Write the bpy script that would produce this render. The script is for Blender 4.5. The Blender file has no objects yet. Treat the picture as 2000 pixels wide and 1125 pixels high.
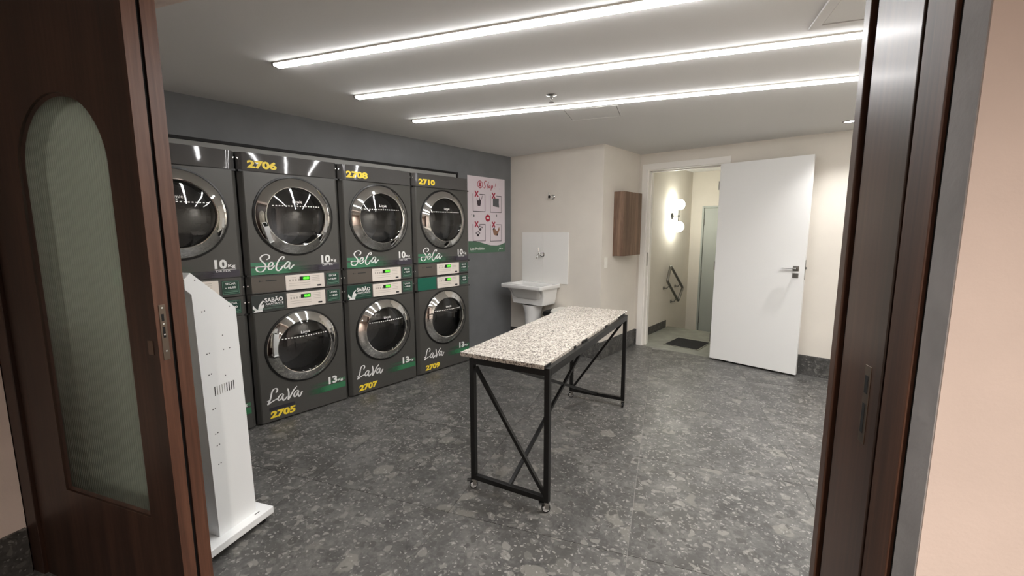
import bpy, bmesh, math, random
from mathutils import Vector, Matrix
random.seed(7)
C = bpy.context.scene.collection
sc = bpy.context.scene
PI = math.pi
H = 2.3257                      # ceiling height
EA = math.radians(20.93)        # direction of the entrance wall, lamps and floor tiles
EX = Vector((math.cos(EA), math.sin(EA), 0)); NX = Vector((-math.sin(EA), math.cos(EA), 0))

# ------------------------------------------------------------------ camera, world, exposure
cam = bpy.data.objects.new('camera', bpy.data.cameras.new('camera')); C.objects.link(cam)
cam.data.sensor_width = 36.0; cam.data.lens = 845.469 * 36 / 2000; cam.data.clip_start = 0.02
R_ = Vector((0.7611354, 0.6485916, -0.0013275)); U_ = Vector((-0.0853304, 0.1021655, 0.9911009)); W_ = Vector((-0.6429554, 0.7542487, -0.1331064))
CP = Vector((3.3786887, -1.82597, 1.4370127))
M = Matrix.Identity(4)
for i in range(3): M[i][0], M[i][1], M[i][2], M[i][3] = R_[i], U_[i], -W_[i], CP[i]
cam.matrix_world = M
sc.camera = cam
w = bpy.data.worlds.new('world'); sc.world = w; w.use_nodes = True
w.node_tree.nodes['Background'].inputs[0].default_value = (1, .95, .9, 1); w.node_tree.nodes['Background'].inputs[1].default_value = 0.0
sc.view_settings.view_transform = 'Standard'; sc.view_settings.look = 'None'; sc.view_settings.gamma = 1
sc.view_settings.use_curve_mapping = False
sc.view_settings.exposure = 0.0
LED = 39.0          # radiance of the ceiling strips
SPOT = 62.0         # ceiling downlights in the room, W
HALL = 430.0         # hall downlight, W
GLOBE = 30.0         # wall lamp globes

# ------------------------------------------------------------------ materials
def lin(c): return tuple(((v/255)/12.92 if v/255 <= .04045 else ((v/255+.055)/1.055)**2.4) for v in c)
def rgba(c): return (*lin(c), 1)
def base(name):
    m = bpy.data.materials.new(name); m.use_nodes = True
    return m, m.node_tree, m.node_tree.nodes['Principled BSDF']
def node(nt, t, **kw):
    n = nt.nodes.new(t)
    for k, v in kw.items():
        if k in n.inputs: n.inputs[k].default_value = v
        else: setattr(n, k, v)
    return n
def ramp(nt, stops, interp='LINEAR'):
    n = nt.nodes.new('ShaderNodeValToRGB'); n.color_ramp.interpolation = interp
    e = n.color_ramp.elements
    while len(e) > 1: e.remove(e[-1])
    e[0].position, e[0].color = stops[0][0], rgba(stops[0][1])
    for p, c in stops[1:]:
        x = e.new(p); x.color = rgba(c)
    return n
def mat(name, c, rough=.5, metal=0, var=0.0, scale=6, bump=0.0, bscale=80, spec=.5, coat=0):
    m, nt, b = base(name)
    b.inputs['Base Color'].default_value = rgba(c); b.inputs['Roughness'].default_value = rough
    b.inputs['Metallic'].default_value = metal; b.inputs['Specular IOR Level'].default_value = spec
    b.inputs['Coat Weight'].default_value = coat
    g = nt.nodes.new('ShaderNodeTexCoord')
    if var:
        n = node(nt, 'ShaderNodeTexNoise', Scale=scale, Detail=3.0)
        nt.links.new(g.outputs['Object'], n.inputs['Vector'])
        r = ramp(nt, [(.3, [max(0, v*(1-var)) for v in c]), (.7, [min(255, v*(1+var)) for v in c])])
        nt.links.new(n.outputs['Fac'], r.inputs[0]); nt.links.new(r.outputs[0], b.inputs['Base Color'])
    if bump:
        n = node(nt, 'ShaderNodeTexNoise', Scale=bscale, Detail=3.0)
        nt.links.new(g.outputs['Object'], n.inputs['Vector'])
        bp = node(nt, 'ShaderNodeBump', Strength=bump, Distance=.01)
        nt.links.new(n.outputs['Fac'], bp.inputs['Height']); nt.links.new(bp.outputs[0], b.inputs['Normal'])
    return m
def wood(name, c1, c2, c3, rough=.4, coat=0, sx=9.0, axis=2):
    m, nt, b = base(name)
    g = nt.nodes.new('ShaderNodeTexCoord'); mp = nt.nodes.new('ShaderNodeMapping')
    s = [sx, sx, sx]; s[axis] = sx*.04; mp.inputs['Scale'].default_value = s
    nt.links.new(g.outputs['Object'], mp.inputs[0])
    n1 = node(nt, 'ShaderNodeTexNoise', Scale=1.0, Detail=2.0); n2 = node(nt, 'ShaderNodeTexNoise', Scale=9.0, Detail=6.0, Distortion=.6)
    nt.links.new(mp.outputs[0], n1.inputs['Vector']); nt.links.new(mp.outputs[0], n2.inputs['Vector'])
    mx = node(nt, 'ShaderNodeMath', operation='MULTIPLY_ADD'); mx.inputs[1].default_value = .45
    sc2 = node(nt, 'ShaderNodeMath', operation='MULTIPLY'); sc2.inputs[1].default_value = .6
    nt.links.new(n1.outputs['Fac'], sc2.inputs[0]); nt.links.new(n2.outputs['Fac'], mx.inputs[0]); nt.links.new(sc2.outputs[0], mx.inputs[2])
    r = ramp(nt, [(.36, c1), (.52, c2), (.68, c3)])
    nt.links.new(mx.outputs[0], r.inputs[0]); nt.links.new(r.outputs[0], b.inputs['Base Color'])
    b.inputs['Roughness'].default_value = rough; b.inputs['Coat Weight'].default_value = coat; b.inputs['Coat Roughness'].default_value = .15
    return m
def emit(name, c, s):
    m, nt, b = base(name)
    b.inputs['Base Color'].default_value = rgba(c); b.inputs['Emission Color'].default_value = rgba(c); b.inputs['Emission Strength'].default_value = s
    return m
def stone(name, k=1.0, dark=0):
    """grey breccia porcelain: speckled ground with sharp paler fragments of several sizes"""
    m, nt, b = base(name)
    g = nt.nodes.new('ShaderNodeNewGeometry'); oi = nt.nodes.new('ShaderNodeObjectInfo')
    ad = node(nt, 'ShaderNodeVectorMath', operation='MULTIPLY_ADD'); ad.inputs[1].default_value = (37, 53, 11)
    nt.links.new(oi.outputs['Random'], ad.inputs[0]); nt.links.new(g.outputs['Position'], ad.inputs[2])
    wn = node(nt, 'ShaderNodeTexNoise', Scale=14.0, Detail=3.0); nt.links.new(ad.outputs[0], wn.inputs['Vector'])
    wd = node(nt, 'ShaderNodeVectorMath', operation='MULTIPLY_ADD'); wd.inputs[1].default_value = (.05, .05, .05)
    nt.links.new(wn.outputs['Color'], wd.inputs[0]); nt.links.new(ad.outputs[0], wd.inputs[2])
    def q(v): return [max(0, min(255, x*k+dark)) for x in v]
    n0 = node(nt, 'ShaderNodeTexNoise', Scale=5.0, Detail=9.0, Roughness=.68); nt.links.new(wd.outputs[0], n0.inputs['Vector'])
    col = ramp(nt, [(.34, q((74, 73, 71))), (.5, q((101, 100, 98))), (.64, q((124, 123, 119)))])
    nf = node(nt, 'ShaderNodeTexNoise', Scale=46.0, Detail=4.0, Roughness=.6); nt.links.new(wd.outputs[0], nf.inputs['Vector'])
    ma = node(nt, 'ShaderNodeMath', operation='MULTIPLY_ADD'); ma.inputs[1].default_value = .42; nt.links.new(nf.outputs['Fac'], ma.inputs[0])
    mb = node(nt, 'ShaderNodeMath', operation='MULTIPLY_ADD'); mb.inputs[1].default_value = .78; mb.inputs[2].default_value = -.10; nt.links.new(n0.outputs['Fac'], mb.inputs[0])
    nt.links.new(mb.outputs[0], ma.inputs[2])
    nt.links.new(ma.outputs[0], col.inputs[0]); out = col.outputs[0]
    for scale, lo, hi, c, e0 in ((7.0, .0, .16, (92, 91, 88), .05), (10.0, .86, .97, (138, 136, 129), .06), (24.0, .82, .95, (146, 144, 138), .08), (26.0, .0, .2, (84, 83, 80), .05), (52.0, .86, .96, (160, 158, 152), .10), (95.0, .86, .96, (172, 170, 165), .1)):
        v = node(nt, 'ShaderNodeTexVoronoi', Scale=scale, Randomness=1.0); nt.links.new(wd.outputs[0], v.inputs['Vector'])
        v2 = node(nt, 'ShaderNodeTexVoronoi', feature='DISTANCE_TO_EDGE', Scale=scale, Randomness=1.0); nt.links.new(wd.outputs[0], v2.inputs['Vector'])
        sp = nt.nodes.new('ShaderNodeSeparateColor'); nt.links.new(v.outputs['Color'], sp.inputs[0])
        if lo > 0: mr = node(nt, 'ShaderNodeMapRange'); mr.inputs[1].default_value, mr.inputs[2].default_value = lo, hi
        else: mr = node(nt, 'ShaderNodeMapRange'); mr.inputs[1].default_value, mr.inputs[2].default_value = hi, hi-.08
        nt.links.new(sp.outputs[0], mr.inputs[0])
        ed = node(nt, 'ShaderNodeMapRange'); ed.inputs[1].default_value, ed.inputs[2].default_value = e0, e0+.06
        nt.links.new(v2.outputs['Distance'], ed.inputs[0])
        mu = node(nt, 'ShaderNodeMath', operation='MULTIPLY'); nt.links.new(mr.outputs[0], mu.inputs[0]); nt.links.new(ed.outputs[0], mu.inputs[1])
        mu2 = node(nt, 'ShaderNodeMath', operation='MULTIPLY'); mu2.inputs[1].default_value = .85; nt.links.new(mu.outputs[0], mu2.inputs[0])
        mx = nt.nodes.new('ShaderNodeMix'); mx.data_type = 'RGBA'; mx.inputs[7].default_value = rgba(q(c))
        nt.links.new(mu2.outputs[0], mx.inputs[0]); nt.links.new(out, mx.inputs[6]); out = mx.outputs[2]
    nt.links.new(out, b.inputs['Base Color'])
    b.inputs['Roughness'].default_value = .38; b.inputs['Specular IOR Level'].default_value = .35
    return m
def granite(name):
    m, nt, b = base(name)
    g = nt.nodes.new('ShaderNodeTexCoord')
    v = node(nt, 'ShaderNodeTexVoronoi', Scale=140.0); nt.links.new(g.outputs['Object'], v.inputs['Vector'])
    sp = nt.nodes.new('ShaderNodeSeparateColor'); nt.links.new(v.outputs['Color'], sp.inputs[0])
    r = ramp(nt, [(0, (108, 102, 98)), (.08, (146, 139, 132)), (.26, (178, 171, 161)), (.55, (200, 193, 182)), (.85, (212, 206, 196))], 'CONSTANT')
    nt.links.new(sp.outputs[0], r.inputs[0])
    v2 = node(nt, 'ShaderNodeTexVoronoi', Scale=210.0); nt.links.new(g.outputs['Object'], v2.inputs['Vector'])
    sp2 = nt.nodes.new('ShaderNodeSeparateColor'); nt.links.new(v2.outputs['Color'], sp2.inputs[0])
    gt = node(nt, 'ShaderNodeMath', operation='GREATER_THAN'); gt.inputs[1].default_value = .93; nt.links.new(sp2.outputs[1], gt.inputs[0])
    mx = nt.nodes.new('ShaderNodeMix'); mx.data_type = 'RGBA'; mx.inputs[7].default_value = rgba((96, 90, 88))
    nt.links.new(gt.outputs[0], mx.inputs[0]); nt.links.new(r.outputs[0], mx.inputs[6]); nt.links.new(mx.outputs[2], b.inputs['Base Color'])
    b.inputs['Roughness'].default_value = .25
    return m
def glass_dark(name, tint, rough=.02):
    m, nt, b = base(name); o = nt.nodes['Material Output']
    t = nt.nodes.new('ShaderNodeBsdfTransparent'); t.inputs[0].default_value = (*tint, 1)
    gl = node(nt, 'ShaderNodeBsdfGlossy', Roughness=rough); gl.inputs[0].default_value = (1, 1, 1, 1)
    fr = node(nt, 'ShaderNodeFresnel', IOR=1.6); mx = nt.nodes.new('ShaderNodeMixShader')
    nt.links.new(fr.outputs[0], mx.inputs[0]); nt.links.new(t.outputs[0], mx.inputs[1]); nt.links.new(gl.outputs[0], mx.inputs[2])
    nt.links.new(mx.outputs[0], o.inputs[0])
    return m
def fluted(name):
    m, nt, b = base(name); o = nt.nodes['Material Output']
    t = nt.nodes.new('ShaderNodeBsdfTranslucent'); t.inputs[0].default_value = (.37, .385, .325, 1)
    tr = nt.nodes.new('ShaderNodeBsdfTransparent'); tr.inputs[0].default_value = (.80, .82, .76, 1)
    gl = node(nt, 'ShaderNodeBsdfGlossy', Roughness=.15); mx = nt.nodes.new('ShaderNodeMixShader'); mx.inputs[0].default_value = .46
    nt.links.new(t.outputs[0], mx.inputs[1]); nt.links.new(tr.outputs[0], mx.inputs[2])
    fr = node(nt, 'ShaderNodeFresnel', IOR=1.4); m2 = nt.nodes.new('ShaderNodeMixShader')
    nt.links.new(fr.outputs[0], m2.inputs[0]); nt.links.new(mx.outputs[0], m2.inputs[1]); nt.links.new(gl.outputs[0], m2.inputs[2])
    nt.links.new(m2.outputs[0], o.inputs[0])
    return m
def streak(name, c, solid0, solid1):
    """printed band that fades out along its length (local y from solid0 to solid1)"""
    m, nt, b = base(name); o = nt.nodes['Material Output']
    g = nt.nodes.new('ShaderNodeTexCoord'); s = nt.nodes.new('ShaderNodeSeparateXYZ'); nt.links.new(g.outputs['Object'], s.inputs[0])
    mr = node(nt, 'ShaderNodeMapRange'); mr.inputs[1].default_value, mr.inputs[2].default_value = solid0, solid1
    nt.links.new(s.outputs[1], mr.inputs[0])
    n = node(nt, 'ShaderNodeTexNoise', Scale=1.0, Detail=2.0); mp = nt.nodes.new('ShaderNodeMapping'); mp.inputs['Scale'].default_value = (1, 3, 90)
    nt.links.new(g.outputs['Object'], mp.inputs[0]); nt.links.new(mp.outputs[0], n.inputs['Vector'])
    a = node(nt, 'ShaderNodeMath', operation='MULTIPLY_ADD'); a.inputs[1].default_value = .8; a.inputs[2].default_value = -.4
    nt.links.new(n.outputs['Fac'], a.inputs[0])
    sm = node(nt, 'ShaderNodeMath', operation='ADD', use_clamp=True); nt.links.new(a.outputs[0], sm.inputs[0]); nt.links.new(mr.outputs[0], sm.inputs[1])
    b.inputs['Base Color'].default_value = rgba(c); b.inputs['Roughness'].default_value = .4
    t = nt.nodes.new('ShaderNodeBsdfTransparent'); mx = nt.nodes.new('ShaderNodeMixShader')
    nt.links.new(sm.outputs[0], mx.inputs[0]); nt.links.new(b.outputs[0], mx.inputs[1]); nt.links.new(t.outputs[0], mx.inputs[2])
    nt.links.new(mx.outputs[0], o.inputs[0])
    return m

CREAM = mat('cream paint', (221, 215, 205), .8, var=.015, scale=3, bump=.05, bscale=150)
CEIL = mat('ceiling paint', (218, 217, 215), .85, bump=.03, bscale=120)
ACCENT = mat('slate grey paint', (113, 115, 117), .7, var=.03, bump=.05, bscale=150)
SOFFIT = mat('soffit paint', (158, 158, 154), .7)
PINK = mat('warm plaster paint', (226, 210, 200), .8, var=.02, bump=.06, bscale=120)
RENDER = mat('bare grey plaster', (150, 148, 147), .85, var=.06, scale=10, bump=.1)
WHITE = mat('white satin lacquer', (233, 233, 231), .35, bump=.01)
WFRAME = mat('white frame paint', (240, 237, 231), .4)
STONE = stone('breccia porcelain', .87); STONEB = stone('breccia skirting', .74)
GROUT = mat('grey grout', (142, 140, 136), .9)
JOINT = mat('dark joint', (70, 70, 68), .9)
GRANITE = granite('speckled granite')
CONC = mat('plain landing stone', (140, 141, 132), .6, var=.06, scale=8)
WOODD = wood('dark walnut leaf', (33, 20, 14), (48, 30, 22), (66, 44, 33), .45, .05)
WOODJ = wood('walnut jamb', (52, 34, 25), (70, 46, 34), (86, 58, 43), .36, .12)
WOODLIT = wood('room-lit walnut edge', (72, 44, 31), (98, 63, 46), (118, 80, 60), .42, 0)  # lighter, redder walnut: room light on the leaf edges put into the colour
WOODP = wood('reddish walnut panel', (58, 34, 22), (80, 50, 34), (98, 64, 45), .55, 0)
WOODC = wood('striped walnut laminate', (82, 60, 46), (112, 88, 72), (140, 114, 95), .5, sx=22.0)
BLACK = mat('black seal', (8, 8, 8), .7)
STEELB = mat('black steel', (12, 12, 12), .42, bump=.02)
CHROME = mat('chrome', (225, 225, 225), .06, 1)
STEEL = mat('brushed steel', (150, 148, 144), .3, 1)
DULLM = mat('tarnished lock metal', (120, 108, 98), .4, 1)
BODY = mat('charcoal machine paint', (73, 72, 69), .3, bump=.008, bscale=30)
BODYG = mat('charcoal glossy panel', (78, 77, 76), .05, bump=.06, bscale=7)
FASC = mat('charcoal fascia insert', (92, 85, 78), .35, bump=.02)
GASK = mat('black gasket', (12, 12, 12), .35)
RING = mat('chromed door ring', (232, 231, 228), .05, 1)
DRUM = mat('drum steel', (165, 165, 165), .38, .7, bump=.3, bscale=60)
TUB = mat('dark tub', (48, 48, 48), .5)
DGLASS = glass_dark('smoked door glass', (.52, .52, .53))
FLUTE = fluted('fluted glass')
PANELW = mat('cream control panel', (238, 229, 219), .4)
PANELL = mat('panel print', (180, 170, 158), .5)
DISP = mat('black display', (6, 14, 6), .15)
GREENL = emit('green digits', (90, 235, 50), 2.2); GREENB = emit('green display glow', (30, 120, 18), .9)
LABELG = mat('dark green label', (22, 62, 50), .35)
SMOKE = mat('smoke grey label', (48, 54, 53), .35)
GREENS = mat('plain green label', (6, 98, 78), .45)
PRINTW = mat('white print', (240, 240, 238), .45)
PRINTG = mat('pale green print', (120, 160, 138), .45)
YEL = mat('yellow vinyl', (252, 222, 66), .4)
GST1 = streak('green streak fading right', (58, 122, 88), .22, .46)
GST2 = streak('thin green streak fading right', (64, 124, 94), .15, .42)
GSR1 = streak('green streak fading left', (58, 122, 84), .55, .36)
GSR2 = streak('thin green streak fading left', (74, 118, 90), .66, .38)
PST = streak('dusk streak', (62, 58, 68), .56, .40)
DUSK = mat('dusk print', (44, 42, 50), .4)
PAPER = mat('poster paper', (226, 216, 222), .5)
INK = mat('dark ink', (62, 52, 60), .6); INKG = mat('grey ink', (92, 94, 96), .6); RED = mat('crimson ink', (170, 36, 62), .5); BROWN = mat('brown ink', (150, 112, 92), .6)
PGREEN = mat('poster green', (78, 112, 90), .5)
CERAM = mat('white ceramic', (240, 240, 238), .12)
TILEW = mat('white wall tile', (240, 239, 235), .25)
PLAST = mat('white plastic', (238, 236, 228), .4)
RUBBER = mat('black rubber', (22, 22, 23), .8, bump=.3, bscale=200)
MATM = mat('charcoal mat pile', (40, 40, 42), .95, bump=.8, bscale=400)
ALU = mat('aluminium edge', (168, 168, 160), .4, 1)
KIOSK = mat('white powder coat', (244, 246, 246), .45)
LEDM = emit('led diffuser', (255, 253, 252), LED)
GLOBEM = emit('opal globe', (255, 254, 240), GLOBE)
DOWNM = emit('downlight lens', (255, 250, 240), 25)
GREYD = mat('pale grey door', (170, 175, 170), .5)

# ------------------------------------------------------------------ mesh helpers
class MB:
    def __init__(s): s.bm = bmesh.new(); s.smooth = False
    def box(s, a, b, mx=None):
        x0, y0, z0 = a; x1, y1, z1 = b
        v = [Vector(p) for p in ((x0,y0,z0),(x1,y0,z0),(x1,y1,z0),(x0,y1,z0),(x0,y0,z1),(x1,y0,z1),(x1,y1,z1),(x0,y1,z1))]
        if mx: v = [mx @ p for p in v]
        v = [s.bm.verts.new(p) for p in v]
        for f in ((0,3,2,1),(4,5,6,7),(0,1,5,4),(1,2,6,5),(2,3,7,6),(3,0,4,7)): s.bm.faces.new([v[i] for i in f])
        return s
    def prism(s, pts, fn, d0, d1):
        """polygon pts (2D) extruded between depths d0 and d1; fn(u, v, d) -> 3D point"""
        a = [s.bm.verts.new(fn(u, v, d0)) for u, v in pts]; b = [s.bm.verts.new(fn(u, v, d1)) for u, v in pts]
        n = len(pts)
        s.bm.faces.new(list(reversed(a))); s.bm.faces.new(b)
        for i in range(n): s.bm.faces.new((a[i], a[(i+1) % n], b[(i+1) % n], b[i]))
        return s
    def bar(s, p, q, w, h=None, up=Vector((0, 0, 1))):
        p, q = Vector(p), Vector(q); d = (q-p).normalized()
        x = d.cross(up)
        if x.length < 1e-4: x = d.cross(Vector((1, 0, 0)))
        x.normalize(); y = x.cross(d).normalized(); h = h or w
        r = []
        for c in (p, q): r.append([s.bm.verts.new(c + x*i*w/2 + y*j*h/2) for i, j in ((-1,-1),(1,-1),(1,1),(-1,1))])
        s.bm.faces.new(list(reversed(r[0]))); s.bm.faces.new(r[1])
        for i in range(4): s.bm.faces.new((r[0][i], r[0][(i+1) % 4], r[1][(i+1) % 4], r[1][i]))
        return s
    def tube(s, pts, r, n=12, closed=False):
        s.smooth = True
        pts = [Vector(p) for p in pts]; rings = []; N = len(pts); prev = None
        for i, p in enumerate(pts):
            if closed: d = pts[(i+1) % N] - pts[i-1]
            else: d = pts[min(i+1, N-1)] - pts[max(i-1, 0)]
            d.normalize()
            if prev is None:
                x = d.cross(Vector((0, 0, 1)))
                if x.length < 1e-3: x = d.cross(Vector((1, 0, 0)))
            else: x = prev - d*prev.dot(d)
            x.normalize(); prev = x; y = d.cross(x)
            rr = r[i] if isinstance(r, (list, tuple)) else r
            rings.append([s.bm.verts.new(p + x*math.cos(2*PI*k/n)*rr + y*math.sin(2*PI*k/n)*rr) for k in range(n)])
        for i in range(N if closed else N-1):
            a, b = rings[i], rings[(i+1) % N]
            for k in range(n): s.bm.faces.new((a[k], a[(k+1) % n], b[(k+1) % n], b[k]))
        if not closed:
            s.bm.faces.new(list(reversed(rings[0]))); s.bm.faces.new(rings[-1])
        return s
    def lathe(s, prof, o=(0, 0, 0), axis='x', n=64, close0=False, close1=False):
        """profile (r, h) turned about an axis through o"""
        s.smooth = True; o = Vector(o)
        def P(r, h, a):
            c, t = r*math.cos(a), r*math.sin(a)
            return o + Vector({'x': (h, c, t), 'y': (c, h, t), 'z': (c, t, h)}[axis])
        rings = [[s.bm.verts.new(P(r, h, 2*PI*k/n)) for k in range(n)] if r > 1e-6 else [s.bm.verts.new(P(0, h, 0))] for r, h in prof]
        for a, b in zip(rings, rings[1:]):
            for k in range(n):
                if len(a) == 1 and len(b) == 1: continue
                if len(a) == 1: s.bm.faces.new((a[0], b[k], b[(k+1) % n]))
                elif len(b) == 1: s.bm.faces.new((a[k], a[(k+1) % n], b[0]))
                else: s.bm.faces.new((a[k], a[(k+1) % n], b[(k+1) % n], b[k]))
        if close0 and len(rings[0]) > 1: s.bm.faces.new(rings[0])
        if close1 and len(rings[-1]) > 1: s.bm.faces.new(rings[-1])
        return s
    def holed(s, rect, hole, fn, d0, d1):
        """rectangle (u0, v0, u1, v1) with a hole (list of 2D points), between depths d0 and d1"""
        u0, v0, u1, v1 = rect
        cu = sum(p[0] for p in hole)/len(hole); cv = sum(p[1] for p in hole)/len(hole)
        hole = sorted(hole, key=lambda p: math.atan2(p[1]-cv, p[0]-cu))
        def proj(p):
            du, dv = p[0]-cu, p[1]-cv
            t = min(((u1-cu)/du if du > 0 else (u0-cu)/du) if abs(du) > 1e-9 else 1e9, ((v1-cv)/dv if dv > 0 else (v0-cv)/dv) if abs(dv) > 1e-9 else 1e9)
            return (cu+du*t, cv+dv*t)
        outer = [proj(p) for p in hole]
        for c in ((u0,v0),(u1,v0),(u1,v1),(u0,v1)):     # the corners take the nearest ring point
            i = min(range(len(outer)), key=lambda i: (outer[i][0]-c[0])**2+(outer[i][1]-c[1])**2); outer[i] = c
        n = len(hole); L = {}
        for nm, ps in (('o', outer), ('h', hole)):
            for d in (d0, d1): L[nm, d] = [s.bm.verts.new(fn(u, v, d)) for u, v in ps]
        for i in range(n):
            j = (i+1) % n
            for a, b in ((L['o', d0], L['h', d0]), (L['h', d1], L['o', d1]), (L['h', d0], L['h', d1]), (L['o', d1], L['o', d0])):
                s.bm.faces.new((a[i], a[j], b[j], b[i]))
        return s
    def ribbon(s, strokes, width, fn, d=0.0):
        for st in strokes:
            P = [Vector((a, b, 0)) for a, b in st]; Q = []
            if len(P) == 2: Q = [P[0], P[0].lerp(P[1], .5), P[1]]
            else:
                E = [P[0]*2-P[1]] + P + [P[-1]*2-P[-2]]
                for i in range(1, len(E)-2):
                    for k in range(6):
                        t = k/6; a, b, c, e = E[i-1], E[i], E[i+1], E[i+2]
                        Q.append(.5*((2*b)+(c-a)*t+(2*a-5*b+4*c-e)*t*t+(3*b-a-3*c+e)*t**3))
                Q.append(P[-1])
            prev = None; n = len(Q)
            for i, p in enumerate(Q):
                dr = (Q[min(i+1, n-1)]-Q[max(i-1, 0)])
                if dr.length < 1e-9: continue
                dr.normalize()
                wd = width*(.55+.45*abs(dr.y)) * min(1, .45+.55*min(i, n-1-i)/3)
                nn = Vector((-dr.y, dr.x, 0))*wd/2
                a, b = s.bm.verts.new(fn(p.x+nn.x, p.y+nn.y, d)), s.bm.verts.new(fn(p.x-nn.x, p.y-nn.y, d))
                if prev: s.bm.faces.new((prev[0], prev[1], b, a))
                prev = (a, b)
        return s
    def poly(s, pts, fn, d=0.0):
        s.bm.faces.new([s.bm.verts.new(fn(u, v, d)) for u, v in pts]); return s
    def build(s, name, m, parent=None, bevel=0, seg=2, kind=None):
        bmesh.ops.recalc_face_normals(s.bm, faces=s.bm.faces)
        me = bpy.data.meshes.new(name); s.bm.to_mesh(me); s.bm.free(); me.materials.append(m)
        if s.smooth:
            for p in me.polygons: p.use_smooth = True
            me.set_sharp_from_angle(angle=math.radians(40))
        o = bpy.data.objects.new(name, me); C.objects.link(o)
        if parent: o.parent = parent
        if bevel:
            md = o.modifiers.new('bevel', 'BEVEL'); md.width = bevel; md.segments = seg; md.limit_method = 'ANGLE'
        if kind: o['kind'] = kind
        return o
def tag(o, label=None, cat=None, group=None, kind=None):
    if label: o['label'] = label
    if cat: o['category'] = cat
    if group: o['group'] = group
    if kind: o['kind'] = kind
    return o
def thing(name, label, cat, loc=(0, 0, 0), rz=0, group=None, kind=None):
    o = bpy.data.objects.new(name, None); C.objects.link(o); o.location = loc; o.rotation_euler = (0, 0, rz); o.empty_display_size = .1
    return tag(o, label, cat, group, kind)
def dup(root, loc, label=None):
    r = root.copy(); C.objects.link(r); r.location = loc
    if label: r['label'] = label
    for ch in root.children:
        c = ch.copy(); C.objects.link(c); c.parent = r
        for g in ch.children:
            d = g.copy(); C.objects.link(d); d.parent = c
    return r
FX = lambda u, v, d: Vector((d, u, v))      # drawing plane seen from +X: u along Y, v up, d towards +X
FE = lambda u, v, d: Vector((u, d, v))      # drawing plane in the entrance frame: u along the wall, v up, d depth
def text(s, name, m, parent, u, v, h, d, wmax=None, bold=0.0, shear=0.0, align='L', fn=FX):
    """flat lettering, h = height of the printed line, lower left corner at (u, v)"""
    cu = bpy.data.curves.new(name, 'FONT'); cu.body = s; cu.size = 1; cu.offset = bold; cu.shear = shear; cu.resolution_u = 3
    to = bpy.data.objects.new(name, cu); C.objects.link(to)
    bpy.context.view_layer.update()
    me = bpy.data.meshes.new_from_object(to.evaluated_get(bpy.context.evaluated_depsgraph_get()))
    bpy.data.objects.remove(to)
    xs = [p.co.x for p in me.vertices]; ys = [p.co.y for p in me.vertices]
    x0, x1, y0, y1 = min(xs), max(xs), min(ys), max(ys)
    ky = h/(y1-y0); kx = ky
    if wmax: kx = wmax/(x1-x0)
    off = {'L': 0, 'C': -(x1-x0)*kx/2, 'R': -(x1-x0)*kx}[align]
    for p in me.vertices: p.co = fn(u+off+(p.co.x-x0)*kx, v+(p.co.y-y0)*ky, d)
    me.materials.clear(); me.materials.append(m); me.name = name
    o = bpy.data.objects.new(name, me); C.objects.link(o); o.parent = parent
    return o
def circ(cu, cv, r, n=24, k=1.0): return [(cu+r*math.cos(2*PI*i/n), cv+k*r*math.sin(2*PI*i/n)) for i in range(n)]
def empty_e(name): # empty in the entrance frame
    o = bpy.data.objects.new(name, None); C.objects.link(o); o.rotation_euler = (0, 0, EA); return o

# ------------------------------------------------------------------ room shell
XW, SY, CX, DY = -0.206, 2.358, 1.0832, 3.2466
m = MB().box((-1.0, -6.2, -.6), (6.6, 3.2466, -.008)).box((1.02, 3.2466, -.6), (2.3, 4.55, -.001)) ; m.box((1.02, 4.55, -.6), (2.3, 4.83, -.165)).box((1.02, 4.83, -.6), (2.3, 5.45, -.33))
floor = tag(m.build('floor', CONC), kind='structure')
slab = MB().box((-1.0, -6.2, -.0079), (6.6, 3.2466, -.003)).build('grout', GROUT, floor)
def clip(poly, nrm, d):
    out = []
    for i in range(len(poly)):
        a, b = poly[i], poly[(i+1) % len(poly)]
        da, db = nrm[0]*a[0]+nrm[1]*a[1]-d, nrm[0]*b[0]+nrm[1]*b[1]-d
        if da >= 0: out.append(a)
        if da*db < 0: t = da/(da-db); out.append((a[0]+t*(b[0]-a[0]), a[1]+t*(b[1]-a[1])))
    return out
T = .89; g_ = .0013
for i in range(-6, 7):
    for j in range(-5, 9):
        e0, n0 = 2.40+i*T, -1.09+j*T
        if n0+T/2 < -1.98 and e0+T < .02: continue
        if n0+T < -4.4 or e0 > 5.3: continue
        p = [tuple((EX*a+NX*b).xy) for a, b in ((e0+g_, n0+g_), (e0+T-g_, n0+g_), (e0+T-g_, n0+T-g_), (e0+g_, n0+T-g_))]
        p = clip(p, (0, -1), -DY); p = clip(p, (1, 0), -.9) if p else p; p = clip(p, (-1, 0), -4.2) if p and n0 > -1.9 else p
        if n0+T < -1.9 and p: p = clip(p, (EX.x, EX.y), .0)
        if len(p) < 3: continue
        ar = sum(p[k][0]*p[(k+1) % len(p)][1]-p[(k+1) % len(p)][0]*p[k][1] for k in range(len(p)))/2
        if abs(ar) < .02: continue
        cx, cy = sum(q[0] for q in p)/len(p), sum(q[1] for q in p)/len(p)
        o = MB().prism([(a-cx, b-cy) for a, b in p], lambda u, v, d: Vector((u, v, d)), -.003, 0).build('tile', STONE, floor); o.location = (cx, cy, 0)

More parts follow.
